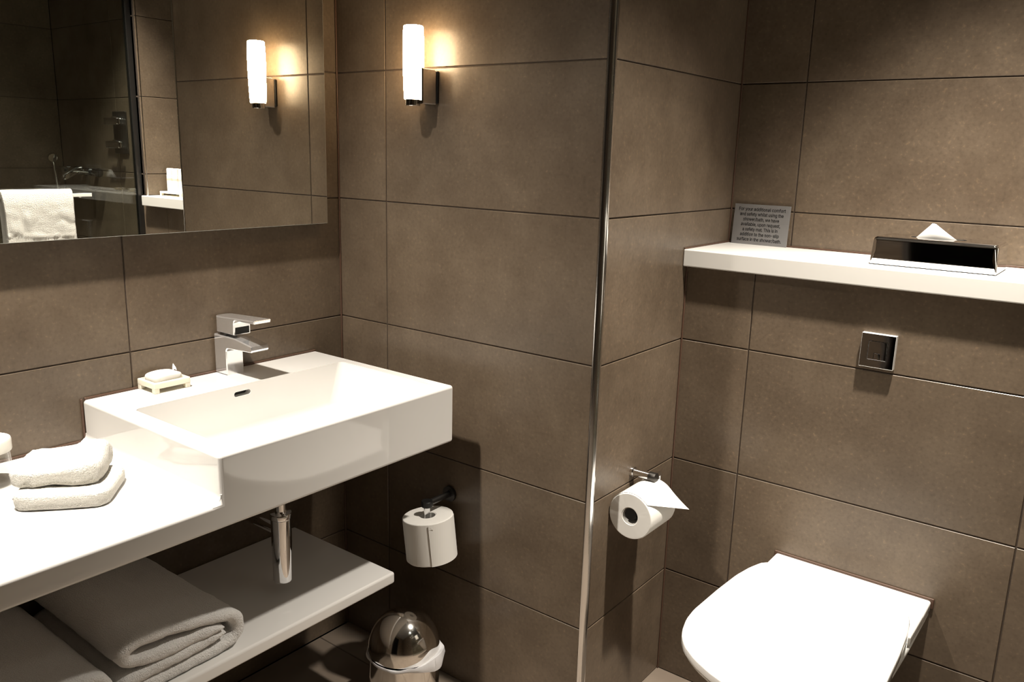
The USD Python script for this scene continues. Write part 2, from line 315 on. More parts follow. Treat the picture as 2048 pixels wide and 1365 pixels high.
obj('waste_pipe', cyl(0.013, (0.255, -0.398, 0.505), (0.002, -0.398, 0.505)), 'chrome', t, smooth=30)
hp = smooth_path([(0.03, -0.40, 0.676), (0.03, -0.405, 0.60), (0.03, -0.43, 0.545), (0.03, -0.47, 0.53), (0.03, -0.505, 0.555), (0.03, -0.51, 0.60), (0.022, -0.505, 0.62), (0.002, -0.505, 0.625)], 3)
obj('hose', tube(hp, 0.0045), 'dark_metal', thing('supply_hose', 'thin dark looped supply hose on the wall under the basin', 'hose', (0.03, -0.45, 0.53)), smooth=True)

# ------------------------------------------------------------------ basin tap
t = thing('basin_tap', 'chrome square single-lever mixer tap on the basin rim', 'tap', (0.028, -0.354, RIM))
ty0, ty1 = -0.376, -0.332
body = [(0.006, 0.806), (0.0505, 0.806), (0.0505, 0.860)] + arc(0.0585, 0.860, 0.008, 180, 90, 6)[1:] + [(0.138, 0.8725)] + arc(0.1405, 0.8785, 0.006, -90, 0, 5) + [(0.1465, 0.8790), (0.1448, 0.8862), (0.1425, 0.8870), (0.086, 0.895), (0.006, 0.8955)]
obj('body', prism(body, 'y', ty0, ty1, 0.0022), 'tap_chrome', t, smooth=25)
obj('collar', cyl(0.019, (0.030, -0.354, 0.8953), (0.030, -0.354, 0.9022)), 'dark_metal', t, smooth=30)
lev = [(0.004, 0.902), (0.082, 0.902), (0.083, 0.921)] + arc(0.091, 0.9285, 0.0075, 180, 90, 6) + [(0.1560, 0.9372), (0.1575, 0.9430), (0.1562, 0.9442), (0.006, 0.9362), (0.004, 0.934)]
levm = tm(prism(lev, 'y', ty0, ty1, 0.0019))
plan = m3.CrossSection([[(0.20, ty0 - 0.001), (0.20, ty1 + 0.001)] + [(x, y) for x, y in arc(0.026, -0.354, 0.0222, 95, 265, 20)]])
lv = m3.Manifold(m3.Mesh(np.asarray(levm.vertices, np.float32), np.asarray(levm.faces, np.uint32)))
try: lv = lv ^ m3.Manifold.extrude(plan, 0.2).translate([0, 0, 0.8])
except Exception: lv = levm
if hasattr(lv, 'is_empty') and lv.is_empty(): lv = levm
obj('lever', lv, 'tap_chrome', t, smooth=25)
obj('lever_inset', rbox((0.0805, ty0 + 0.004, 0.9035), (0.0829, ty1 - 0.004, 0.9200), 0.0005, 8), 'black', t, label='dark recess under the lever')
obj('aerator', lathe([(0, 0.8702), (0.009, 0.8702), (0.0095, 0.8712), (0.0095, 0.875), (0, 0.875)], (0.127, -0.354, 0), 32), 'dark_metal', t, smooth=30)

# ------------------------------------------------------------------ mirror
t = thing('wall_mirror', 'large frameless rectangular mirror above the basin', 'mirror', (0.015, -0.9, 1.127))
MD, MY1, MZ0 = 0.029, -0.0630, 1.1265
obj('backing', rbox((0.001, -1.72, MZ0 + 0.03), (MD - 0.006, MY1 - 0.03, 2.05), 0.002), 'black', t)
obj('pane', rbox((MD - 0.0062, -1.75, MZ0), (MD - 0.0002, MY1, 2.08), 0.0008, 8), 'mirror_edge', t)
b = trimesh.creation.box((0.0004, 1.75 + MY1 - 0.002, 2.08 - MZ0 - 0.002)); b.apply_translation((MD - 0.0001, (MY1 - 1.75) / 2, (2.08 + MZ0) / 2)); obj('silvering', b, 'mirror_glass', t)

# ------------------------------------------------------------------ wall lamp
SX, SY = 0.3075, -0.05
t = thing('wall_lamp', 'lit wall lamp with an upright opal glass shade on a chrome bracket', 'lamp', (SX, -0.02, 1.40))
prof = [(0, 1.414), (0.0195, 1.414), (0.0206, 1.416), (0.0210, 1.42), (0.0221, 1.45), (0.0231, 1.49), (0.0233, 1.515), (0.0228, 1.545), (0.0219, 1.562)] + arc(0.0179, 1.5635, 0.004, 0, 90, 5) + [(0.014, 1.567), (0, 1.5664)]
obj('shade', lathe(prof, (SX, SY, 0), 56), 'lamp_opal', t, smooth=40, label='glowing white opal glass shade')
obj('cap', lathe([(0, 1.401), (0.0155, 1.401), (0.0165, 1.402), (0.0165, 1.4142), (0, 1.4142)], (SX - 0.002, SY, 0), 40), 'chrome', t, smooth=30)
brk = [(SY, 1.4055), (-0.006, 1.4055), (-0.006, 1.472)] + arc(-0.014, 1.472, 0.008, 0, 90, 6) + [(SY + 0.0, 1.480)]
obj('bracket', prism(brk, 'x', SX - 0.012, SX + 0.0275, 0.002), 'chrome', t, smooth=25)
obj('back_plate', rbox((SX - 0.014, -0.006, 1.408), (SX + 0.030, -0.0002, 1.477), 0.002), 'black', t)

# ------------------------------------------------------------------ things on the vanity
def pad(cx, cy, z0, lx, ly, h, ang, amp, seed, r=None, lift=None, nr=14, nphi=13):
    """A soft folded cloth: rounded in outline and at its edges."""
    r = r or h / 2; k = 96; cr = 0.012; hx, hy = lx / 2 - r, ly / 2 - r
    a = np.linspace(0, 2 * np.pi, k, endpoint=False); ex = 8.0
    o = np.stack([np.sign(np.cos(a)) * np.abs(np.cos(a)) ** (2 / ex) * hx, np.sign(np.sin(a)) * np.abs(np.sin(a)) ** (2 / ex) * hy], 1)
    d = o / np.linalg.norm(o, axis=1, keepdims=True); nrm = np.stack([np.sign(o[:, 0]) * np.abs(o[:, 0] / hx) ** (ex - 1) / hx, np.sign(o[:, 1]) * np.abs(o[:, 1] / hy) ** (ex - 1) / hy], 1); nrm /= np.linalg.norm(nrm, axis=1, keepdims=True)
    rings = [np.column_stack([o * s, np.zeros(k)]) for s in np.linspace(0.04, 1, nr)[:-1]]
    for ph in np.radians(np.linspace(-90, 90, nphi)): rings.append(np.column_stack([o + nrm * r * max(0, math.cos(ph)) ** 0.6, np.full(k, h / 2 + h / 2 * np.sign(math.sin(ph)) * abs(math.sin(ph)) ** 0.7)]))
    rings += [np.column_stack([o * s, np.full(k, h)]) for s in np.linspace(1, 0.04, nr)[1:]]
    v = np.vstack(rings); f = grid_faces(len(rings), k, True); n = len(v); v = np.vstack([v, [0, 0, 0], [0, 0, h]])
    f = np.vstack([f, [(n, (i + 1) % k, i) for i in range(k)], [(n + 1, n - k + i, n - k + (i + 1) % k) for i in range(k)]])
    if lift is not None: v[:, 2] += lift(v[:, 0] / lx, v[:, 1] / ly, v[:, 2] / h)
    c, s = math.cos(ang), math.sin(ang)
    v = np.column_stack([cx + v[:, 0] * c - v[:, 1] * s, cy + v[:, 0] * s + v[:, 1] * c, z0 + v[:, 2]])
    m = trimesh.Trimesh(v, f, process=False); m.fix_normals()
    zmin = v[:, 2].min(); fuzz(m, amp, 30.0, seed); fuzz(m, amp * 0.35, 170.0, seed + 5)
    m.vertices[:, 2] = np.maximum(m.vertices[:, 2], zmin); return m

ca = math.radians(48.6)
obj('cloth', pad(0.246, -0.811, CT, 0.148, 0.138, 0.026, ca, 0.003, 3, r=0.009), 'terry', thing('folded_flannel', 'folded white terry flannel lying flat on the counter, the lower of two', 'towel', (0.246, -0.811, CT)), smooth=True)
lift = lambda x, y, z: 0.014 * np.clip(x + 0.1, 0, 1) * np.clip(z, 0, 1) + 0.018 * np.exp(-((x - 0.28) ** 2 + (y - 0.2) ** 2) / 0.05) * z + 0.004 * np.exp(-((x - 0.05) / 0.12) ** 2) * (y < 0) * (1 - z)
obj('cloth', pad(0.212, -0.808, CT + 0.0262, 0.140, 0.126, 0.028, ca + 0.03, 0.0055, 11, r=0.010, lift=lift), 'terry', thing('folded_flannel', 'rumpled white terry flannel resting on top of another flannel', 'towel', (0.212, -0.808, CT + 0.0262)), smooth=True)
JX, JY = 0.105, -0.884
t = thing('glass_jar', 'clear glass jar with a white lid at the left end of the counter', 'jar', (JX, JY, CT))
obj('jar_body', lathe([(0, CT), (0.031, CT), (0.0335, CT + 0.0025), (0.0345, CT + 0.008), (0.0345, CT + 0.062), (0.0315, CT + 0.062), (0.0315, CT + 0.012), (0.029, CT + 0.0085), (0, CT + 0.008)], (JX, JY, 0), 56), 'jar_glass', t, smooth=40)
obj('lid', lathe([(0, CT + 0.0622), (0.0368, CT + 0.0622), (0.0375, CT + 0.064), (0.0375, CT + 0.080), (0.0362, CT + 0.0835), (0.033, CT + 0.085), (0, CT + 0.0855)], (JX, JY, 0), 56), 'plastic_white', t, smooth=40, label='white jar lid')
t = thing('soap_dish', 'small cream plastic soap tray standing on four feet on the basin rim', 'soap dish', (0.039, -0.519, RIM))
dx0, dx1, dy0, dy1 = 0.0055, 0.0725, -0.559, -0.478
obj('tray', rbox((dx0, dy0, RIM + 0.0095), (dx1, dy1, RIM + 0.0225), 0.002) - rbox((dx0 + 0.006, dy0 + 0.006, RIM + 0.018), (dx1 - 0.006, dy1 - 0.006, RIM + 0.04), 0.003), 'plastic_cream', t, smooth=35)
for x in (dx0, dx1 - 0.012):
    for y in (dy0, dy1 - 0.012): obj('foot', rbox((x + 0.0003, y + 0.0003, RIM), (x + 0.0117, y + 0.0117, RIM + 0.011), 0.0015), 'plastic_cream', t, smooth=35)
t = thing('wrapped_soap', 'small soap bar in white pleated paper lying on the soap tray', 'soap', (0.039, -0.519, RIM + 0.018))
obj('packet', pad(0.038, -0.519, RIM + 0.0182, 0.050, 0.064, 0.0165, 0.03, 0.0012, 21, r=0.006, lift=lambda x, y, z: -0.004 * (np.abs(y) * 2) ** 2 * z), 'paper', t, smooth=True)
fl = np.array([[(0.028, -0.492, 0.836), (0.030, -0.488, 0.839), (0.034, -0.486, 0.8365)], [(0.020, -0.487, 0.842), (0.022, -0.486, 0.8445), (0.030, -0.484, 0.8385)], [(0.016, -0.4835, 0.8475), (0.017, -0.4832, 0.848), (0.024, -0.482, 0.841)]])
obj('paper_flap', thicken(fl, 0.0006), 'paper', t, smooth=True)

# ------------------------------------------------------------------ folded bath towels on the lower shelf
def bath_towel(y_shift, k, seed):
    r = 0.0121
    path = [(-0.606, 0.4115), (-0.66, 0.4145), (-0.73, 0.4165), (-0.766, 0.421), (-0.796, 0.432), (-0.797, 0.455), (-0.77, 0.466), (-0.72, 0.459), (-0.66, 0.445), (-0.605, 0.4315), (-0.582, 0.424), (-0.568, 0.404), (-0.570, 0.380), (-0.596, 0.3685), (-0.66, 0.3678), (-0.74, 0.3678), (-0.788, 0.369), (-0.804, 0.378), (-0.797, 0.391), (-0.765, 0.3925), (-0.70, 0.3925), (-0.63, 0.3945), (-0.602, 0.3985)]
    p = resample(smooth_path(path, 3), 230); p[:, 0] = -0.68 + (p[:, 0] + 0.68) * k + y_shift
    tg = np.gradient(p, axis=0); tg /= np.linalg.norm(tg, axis=1, keepdims=True); nn = np.stack([-tg[:, 1], tg[:, 0]], 1)
    endr = np.minimum(1, np.sqrt(np.clip(np.minimum(np.arange(230), np.arange(230)[::-1]) / 8.0, 0.02, 1)))
    xf, xb = 0.351, 0.012
    xs = np.r_[xf - r * (1 - np.cos(np.radians(np.linspace(5, 90, 9)))) [::1] * 0, np.linspace(xf - r, xb, 30)]
    ring = []
    for j in range(9):
        a = math.radians(8 + 82 * j / 8); ring.append((xf - r + r * math.cos(a), math.sin(a)))
    ring += [(x, 1.0) for x in np.linspace(xf - r, xb, 30)[1:]]
    rows = []
    for x, s in ring:
        q = p + np.stack([np.zeros(230), 0.004 * np.sin(9 * x + 14 * p[:, 0] + seed) * np.clip((p[:, 1] - 0.40) / 0.06, 0, 1)], 1)
        rows.append(np.vstack([np.column_stack([np.full(230, x), q + nn * (r * s * endr)[:, None]]), np.column_stack([np.full(230, x), q - nn * (r * s * endr)[:, None]])[::-1]]))
    G = np.array(rows); nv = 460; f = list(map(tuple, grid_faces(len(rows), nv, True)))
    for base, flip in ((0, False), ((len(rows) - 1) * nv, True)):
        for i in range(229):
            a, b, c_, d_ = base + i, base + i + 1, base + nv - 1 - (i + 1), base + nv - 1 - i
            f += [(a, b, c_), (a, c_, d_)] if not flip else [(a, c_, b), (a, d_, c_)]
    m = trimesh.Trimesh(G.reshape(-1, 3), np.array(f), process=False); m.fix_normals()
    fuzz(m, 0.0034, 24.0, seed); fuzz(m, 0.0013, 110.0, seed + 3)
    m.vertices[:, 2] = np.maximum(m.vertices[:, 2], 0.3552); return m
for q, (sh, k, lab) in enumerate([(0.0, 1.0, 'folded grey bath towel on the lower shelf, the one nearer the trap'), (-0.262, 1.02, 'folded grey bath towel at the left end of the lower shelf')]):
    obj('cloth', bath_towel(sh, k, 31 + 9 * q), 'terry_grey', thing('folded_bath_towel', lab, 'towel', (0.18, -0.68 + sh, 0.355), 'bath towels on the lower shelf'), smooth=True)

# ------------------------------------------------------------------ toilet rolls and their holders
def roll_profile(R, c, L): return [(c, -L / 2 + 0.001), (c + 0.001, -L / 2)] + arc(R - 0.0025, -L / 2 + 0.0025, 0.0025, -90, 0, 4) + arc(R - 0.0025, L / 2 - 0.0025, 0.0025, 0, 90, 4) + [(c + 0.001, L / 2), (c, L / 2 - 0.001)]
# spare roll hanging on an upright pin on the lamp wall
RX, RY, RZ0, RZ1 = 0.383, -0.0825, 0.366, 0.470; RM = (RZ0 + RZ1) / 2; RR = 0.060
TILT = trimesh.transformations.rotation_matrix(math.radians(-6.5), [-0.66 * 0.35, 1, 0], [RX, RY, RZ1 + 0.02])
def tilted(m): m.apply_transform(TILT); return m
t = thing('spare_toilet_roll', 'white toilet roll standing upright on a pin under the lamp wall corner', 'toilet roll', (RX, RY, RZ0))
m = lathe(roll_profile(RR, 0.0195, RZ1 - RZ0), (RX, RY, RM), 96, closed=True); m = m.subdivide().subdivide()
obj('paper_roll', tilted(fuzz(m, 0.0006, 60.0, 4)), 'paper', t, smooth=40)
obj('core', tilted(lathe([(0.0195, RZ0 + 0.001), (0.0195, RZ1 - 0.001), (0.0183, RZ1 - 0.001), (0.0183, RZ0 + 0.001)], (RX, RY, 0), 40, closed=True)), 'paper', t, smooth=40)
va = np.radians(np.linspace(-46, 40, 26))
gz = np.linspace(RZ0 + 0.0015, RZ1 - 0.0015, 10)
G = np.array([[(RX + (RR + 0.0006 + 0.0016 * (1 - i / 25) ** 2) * math.cos(a), RY + (RR + 0.0006 + 0.0016 * (1 - i / 25) ** 2) * math.sin(a), z) for z in gz] for i, a in enumerate(va)])
obj('loose_sheet', tilted(thicken(G, 0.0009)), 'paper', t, smooth=40)
ae = va[0]; er = lambda da, dr, z: (RX + (RR + dr) * math.cos(ae + da), RY + (RR + dr) * math.sin(ae + da), z)
G = np.array([[er(0.0, 0.002, RZ1 - 0.003), er(0.0, 0.002, RZ1 - 0.004)], [er(0.0, 0.0022, RZ1 - 0.013), er(0.17, 0.0035, RZ1 - 0.012)]])
obj('folded_corner', tilted(thicken(G, 0.0009)), 'paper', t)
t = thing('spare_roll_holder', 'chrome upright pin holder with a round black cap for the spare roll', 'toilet roll holder', (RX, 0, RZ1))
obj('pin', cyl(0.0075, (RX, RY, RZ1 - 0.055), (RX, RY, RZ1 + 0.026)), 'chrome', t, smooth=30)
obj('cap', lathe([(0, RZ1 + 0.0215), (0.0125, RZ1 + 0.0215), (0.0138, RZ1 + 0.0235), (0.0138, RZ1 + 0.034), (0.0125, RZ1 + 0.036), (0, RZ1 + 0.036)], (RX, RY, 0), 40), 'black', t, smooth=30)
obj('arm', cyl(0.0075, (RX, RY + 0.012, RZ1 + 0.028), (RX, -0.002, RZ1 + 0.028)), 'dark_metal', t, smooth=30)
obj('rose', cyl(0.019, (RX, -0.007, RZ1 + 0.028), (RX, -0.0003, RZ1 + 0.028)), 'dark_metal', t, smooth=30)
# roll in use on the return wall
QX, QZ, QR, QY0, QY1 = 0.8325, 0.547, 0.0520, 0.077, 0.190
t = thing('toilet_roll', 'white toilet roll with its loose sheet folded to a point, beside the toilet', 'toilet roll', (QX, (QY0 + QY1) / 2, QZ))
m = lathe(roll_profile(QR, 0.0195, QY1 - QY0), (0, 0, 0), 96, closed=True); m = m.subdivide()
m.vertices = m.vertices[:, [0, 2, 1]] + [QX, (QY0 + QY1) / 2, QZ]; m.fix_normals()
obj('paper_roll', fuzz(m, 0.0004, 60.0, 8), 'paper', t, smooth=40)
m = lathe([(0.0195, -0.055), (0.0195, 0.055), (0.0183, 0.055), (0.0183, -0.055)], (0, 0, 0), 40, closed=True); m.vertices = m.vertices[:, [0, 2, 1]] + [QX, (QY0 + QY1) / 2, QZ]; m.fix_normals()
obj('core', m, 'paper', t, smooth=40)
G = []
for y in np.linspace(QY0 + 0.002, QY1 - 0.001, 14):
    s = (y - QY0) / (QY1 - QY0); L = 0.004 + 0.058 * s; row = []
    for a in np.radians(np.linspace(150, 48, 16)): row.append((QX + (QR + 0.0009) * math.cos(a), y, QZ + (QR + 0.0009) * math.sin(a)))
    a = math.radians(48); e = np.array(row[-1])
    for q in np.linspace(0, 1, 8)[1:]: row.append(tuple(e + q * L * np.array([math.sin(a + 0.10 * q), 0, -math.cos(a + 0.10 * q)])))
    G.append(row)
obj('loose_sheet', thicken(np.array(G), 0.0008), 'paper', t, smooth=40)
t = thing('roll_holder', 'chrome toilet roll holder fixed to the side wall beside the toilet', 'toilet roll holder', (W, 0.172, 0.6))
py, pz = 0.172, 0.608
obj('rose', cyl(0.012, (W + 0.0003, py, pz), (W + 0.006, py, pz)), 'chrome', t, smooth=30)
obj('post', cyl(0.0095, (W + 0.004, py, pz), (QX, py, pz)), 'chrome', t, smooth=30)
obj('end_cap', cyl(0.0115, (QX - 0.008, py, pz), (QX + 0.009, py, pz)), 'dark_metal', t, smooth=30)
obj('drop_arm', cyl(0.006, (QX, QY1 + 0.010, pz), (QX, QY1 + 0.010, QZ + 0.006)), 'chrome', t, smooth=30)
obj('link', cyl(0.006, (QX, py, pz), (QX, QY1 + 0.012, pz)), 'chrome', t, smooth=30)
obj('bar', cyl(0.0135, (QX, QY0 + 0.002, QZ + 0.0035), (QX, QY1 + 0.012, QZ + 0.0035)), 'black', t, smooth=30, label='dark round bar through the roll')

# ------------------------------------------------------------------ pedal bin
NX, NY = 0.388, -0.164
t = thing('waste_bin', 'small polished steel bin with a domed lid on the floor', 'bin', (NX, NY, 0))
obj('body', lathe([(0, 0.004), (0.082, 0.004), (0.0835, 0.007), (0.0815, 0.14), (0.0805, 0.156), (0, 0.156)], (NX, NY, 0), 72), 'steel', t, smooth=30)
obj('foot_ring', lathe([(0, 0), (0.0845, 0), (0.0855, 0.004), (0.0855, 0.010), (0.083, 0.013), (0, 0.013)], (NX, NY, 0), 72), 'rubber', t, smooth=30)
dome = [(0.0835 * math.sin(a), 0.168 + 0.094 * math.cos(a)) for a in np.radians(np.linspace(0, 90, 22))]
obj('lid', lathe(dome + [(0.0838, 0.163), (0.082, 0.161), (0, 0.161)], (NX, NY, 0), 72), 'steel', t, smooth=40)
G = []
for i in range(73):
    a = 2 * math.pi * i / 72; w = 0.5 + 0.5 * math.cos(a - math.radians(-5)); w2 = max(0, math.cos(a - math.radians(10))) ** 6
    rr = 0.0850 + 0.003 * w + 0.012 * w2 + 0.0012 * math.sin(11 * a) ; z1 = 0.161 + 0.002 * math.sin(7 * a) + 0.018 * w2; z0 = 0.156 - 0.003 * w - 0.009 * w2 - 0.002 * math.sin(5 * a + 1)
    G.append([(NX + 0.0830 * math.cos(a), NY + 0.0830 * math.sin(a), 0.158 + 0.010 * w2), (NX + rr * math.cos(a), NY + rr * math.sin(a), z1), (NX + (rr + 0.002) * math.cos(a), NY + (rr + 0.002) * math.sin(a), (z0 + z1) / 2), (NX + (rr - 0.001) * math.cos(a), NY + (rr - 0.001) * math.sin(a), z0)])
obj('bag_rim', fuzz(thicken(np.array(G), 0.0008), 0.0012, 120.0, 2), 'liner', t, smooth=40, label='white bag edge showing under the lid')

# ------------------------------------------------------------------ toilet
t = thing('toilet', 'white wall-hung toilet with its lid closed', 'toilet', (1.206, YL, 0.1))
TX = 1.2055
hw = np.array([(0.296, 0.146), (0.285, 0.155), (0.25, 0.1655), (0.20, 0.174), (0.115, 0.1795), (0.01, 0.1825), (-0.03, 0.1785), (-0.069, 0.1675), (-0.092, 0.157), (-0.117, 0.139), (-0.142, 0.108), (-0.162, 0.071), (-0.175, 0.036), (-0.178, 0.012)])
def outline(n=44, inset=0.0, yscale=1.0, yb=0.296):
    q = resample(np.vstack([hw, [(-0.1785, 0.0)]]), n); y = q[:, 0]; w = np.maximum(q[:, 1] - inset * np.minimum(1, q[:, 1] / 0.05), 0)
    y = yb + (y - 0.296) * yscale; y = np.where(y < 0.1, y + inset * np.clip((0.1 - y) / 0.25, 0, 1), y)
    return np.vstack([np.column_stack([TX + w, y]), np.column_stack([TX - w, y])[::-1][1:]])
def loft(levels):
    n = len(levels[0][0]); v = np.vstack([np.column_stack([o, np.broadcast_to(z, n)]) for o, z in levels]); f = list(map(tuple, grid_faces(len(levels), n, True)))
    for k in (0, len(levels) - 1):
        c_ = len(v); v = np.vstack([v, v[k * n:(k + 1) * n].mean(0)]); f += [(c_, k * n + i, k * n + (i + 1) % n) for i in range(n)]
    m = trimesh.Trimesh(v, np.array(f), process=False); m.fix_normals(); return m
crown = lambda o: 0.0
obj('lid', loft([(outline(inset=0.003), 0.4115), (outline(), 0.4135), (outline(), 0.4255), (outline(inset=0.0015), 0.4285), (outline(inset=0.005), 0.4305), (outline(inset=0.012), 0.4313)]), 'ceramic', t, smooth=50)
obj('seat', loft([(outline(inset=0.008), 0.400), (outline(inset=0.005), 0.402), (outline(inset=0.005), 0.4075), (outline(inset=0.008), 0.4095)]), 'ceramic', t, smooth=50)
lv = []
for z, ins, ys in ((0.10, 0.085, 0.62), (0.13, 0.075, 0.68), (0.20, 0.055, 0.80), (0.28, 0.034, 0.90), (0.34, 0.018, 0.955), (0.385, 0.010, 0.98), (0.396, 0.010, 0.98), (0.3985, 0.013, 0.975)): lv.append((outline(inset=ins, yscale=ys, yb=YL - 0.001 if z < 0.3 else YL - 0.001), z))
obj('bowl', loft(lv), 'ceramic', t, smooth=60)
lidcut = m3.Manifold.extrude(m3.CrossSection([outline(inset=-0.0012)[::1]], m3.FillRule.NonZero), 0.1).translate([0, 0, 0.36])
flank = m3.Manifold.batch_hull([rbox((TX + 0.05, 0.20, 0.398), (TX + 0.1795, 0.22, 0.4225), 0.006, 20), rbox((TX + 0.05, 0.33, 0.398), (TX + 0.181, YL - 0.0008, 0.4225), 0.006, 20)]) - lidcut
obj('deck', rbox((TX - 0.148, 0.2975, 0.398), (TX + 0.181, YL - 0.0008, 0.4225), 0.006, 20) + flank + m3.Manifold.batch_hull([rbox((TX - 0.148, 0.20, 0.386), (TX + 0.1795, YL - 0.001, 0.399), 0.005), rbox((TX - 0.12, 0.1, 0.20), (TX + 0.12, YL - 0.001, 0.25), 0.01)]), 'ceramic', t, smooth=40)
obj('sealant', rbox((TX - 0.152, YL - 0.004, 0.404), (TX + 0.186, YL - 0.0003, 0.4275), 0.0018), 'sealant', t, label='brown sealant line between toilet and wall')

# ------------------------------------------------------------------ flush plate
t = thing('flush_plate', 'square polished chrome flush plate on the tiled boxing', 'flush plate', (1.222, YL, 0.93))
fx0, fx1, fz0, fz1, fy = 1.1885, 1.2560, 0.8940, 0.9655, 0.3625
bx0, bx1, bz0, bz1 = 1.2035, 1.2408, 0.9102, 0.9503
hole = m3.Manifold.cube([bx1 - bx0, 0.02, bz1 - bz0]).translate([bx0, fy - 0.004, bz0])
obj('plate', rbox((fx0, fy + 0.0006, fz0), (fx1, YL - 0.0003, fz1), 0.0012) - hole, 'satin', t, smooth=30)
obj('face', rbox((fx0 + 0.0012, fy, fz0 + 0.0012), (fx1 - 0.0012, fy + 0.001, fz1 - 0.0012), 0.0004) - hole, 'chrome', t, smooth=30)
g = 0.0009; sx0, sx1, sz1 = 1.2155, 1.2288, 0.9255
obj('button', rbox((bx0 + g, fy - 0.0005, bz0 + g), (bx1 - g, fy + 0.007, bz1 - g), 0.0007) - m3.Manifold.cube([sx1 - sx0, 0.02, sz1 - bz0 + 0.01]).translate([sx0, fy - 0.01, bz0 - 0.01]), 'chrome', t, smooth=30)
obj('small_button', rbox((sx0 + g * 0.8, fy - 0.0005, bz0 + g), (sx1 - g * 0.8, fy + 0.007, sz1 - g * 0.8), 0.0006), 'chrome', t, smooth=30)
obj('recess', m3.Manifold.cube([bx1 - bx0, 0.002, bz1 - bz0]).translate([bx0, fy + 0.009, bz0]), 'black', t)

# ------------------------------------------------------------------ shelf over the boxing and the things on it
t = thing('wall_shelf', 'thick white shelf along the tiled wall above the toilet', 'shelf', (1.2, 0.48, 1.06))
obj('board', rbox((W + 0.0006, 0.3535, 1.0605), (NIB - 0.001, YU - 0.0006, 1.10), 0.0028, 16), 'solid_surface', t, smooth=35)
obj('sealant', join(rbox((W + 0.0002, 0.356, 1.098), (W + 0.004, YU, 1.1035), 0.0016), rbox((W, YU - 0.0045, 1.098), (NIB, YU - 0.0003, 1.104), 0.0016)), 'sealant', t, label='brown sealant line along the back of the shelf')
# notice
t = thing('notice_plaque', 'small brushed metal notice with dark lettering leaning in the shelf corner', 'sign', (0.865, 0.588, 1.10))
PW, PH = 0.1425, 0.098; p0 = np.array([0.7925, 0.5905, 1.1003]); lean = math.radians(4.5); pu = np.array([0.9995, -0.02, 0.0]); pu /= np.linalg.norm(pu); pv = np.array([0.0, math.sin(lean), math.cos(lean)]); pn = np.cross(pu, pv)
pb = tm(rbox((0, 0, -0.002), (PW, PH, 0), 0.0006, 8)); frame = np.eye(4); frame[:3, 0], frame[:3, 1], frame[:3, 2], frame[:3, 3] = pu, pv, pn, p0
pb.apply_transform(frame); obj('plate', pb, 'brushed', t, smooth=30)
lines = [('For your additional comfort', 0.1185), ('and safety whilst using the', 0.1105), ('shower/bath, we have', 0.0915), ('available, upon request,', 0.1), ('a safety mat. This is in', 0.0895), ('addition to the non-slip', 0.0995), ('surface in the shower/bath.', 0.1135)]
let = []
for k, (s, w) in enumerate(lines):
    q = meshkit.text_mesh(s, 0.0078, 0.0003, bold=True); q.apply_translation(-np.array([q.bounds[0][0], 0, 0])); q.apply_scale([w / q.bounds[1][0], 1, 1]); q.apply_translation([PW / 2 - w / 2, PH - 0.0155 - 0.01232 * k, 0.00002]); let.append(q)
q = join(*let); q.apply_transform(frame); obj('lettering', q, 'ink', t)
# tissue box
t = thing('tissue_box', 'shiny chrome tissue box cover with a white tissue sticking out of the top', 'tissue box', (1.29, 0.475, 1.10))
tb = [rbox((1.1725, 0.4166, 1.1016), (1.4050, 0.5400, 1.108), 0.001, 16), rbox((1.1742, 0.4149, 1.12), (1.4033, 0.5390, 1.1585), 0.0085, 40)]
cover = m3.Manifold.batch_hull(tb)
slot = m3.Manifold.batch_hull([cyl(0.016, (x, 0.474, 1.15), (x, 0.474, 1.17), 32) for x in (1.250, 1.322)])
obj('cover', cover - slot.translate([0, 0, 0.003]), 'chrome', t, smooth=35)
obj('base', rbox((1.1735, 0.4176, 1.1001), (1.4040, 0.539, 1.1016), 0.0004, 8), 'rubber', t, label='dark base edge')
obj('slot', m3.Manifold.batch_hull([cyl(0.0155, (x, 0.474, 1.1505), (x, 0.474, 1.1533), 32) for x in (1.250, 1.322)]), 'black', t, label='dark slot in the top')
G = np.zeros((9, 15, 3))
for i, u in enumerate(np.linspace(0, 1, 9)):
    for j, s in enumerate(np.linspace(0, 1, 15)):
        xb = 1.242 + 0.084 * s; pk = np.array([1.2735 + 0.006 * (s - 0.3), 0.470 + 0.004 * (s - 0.5), 1.1885 - 0.002 * abs(s - 0.3)])
        bs = np.array([xb, 0.466 + 0.006 * math.sin(math.pi * s), 1.1545]); w = u
        G[i, j] = bs * (1 - w) + pk * w + np.array([0, -0.003 * math.sin(math.pi * u) * math.sin(math.pi * s), 0.0])
obj('tissue', thicken(G, 0.0012), 'paper', t, smooth=40)
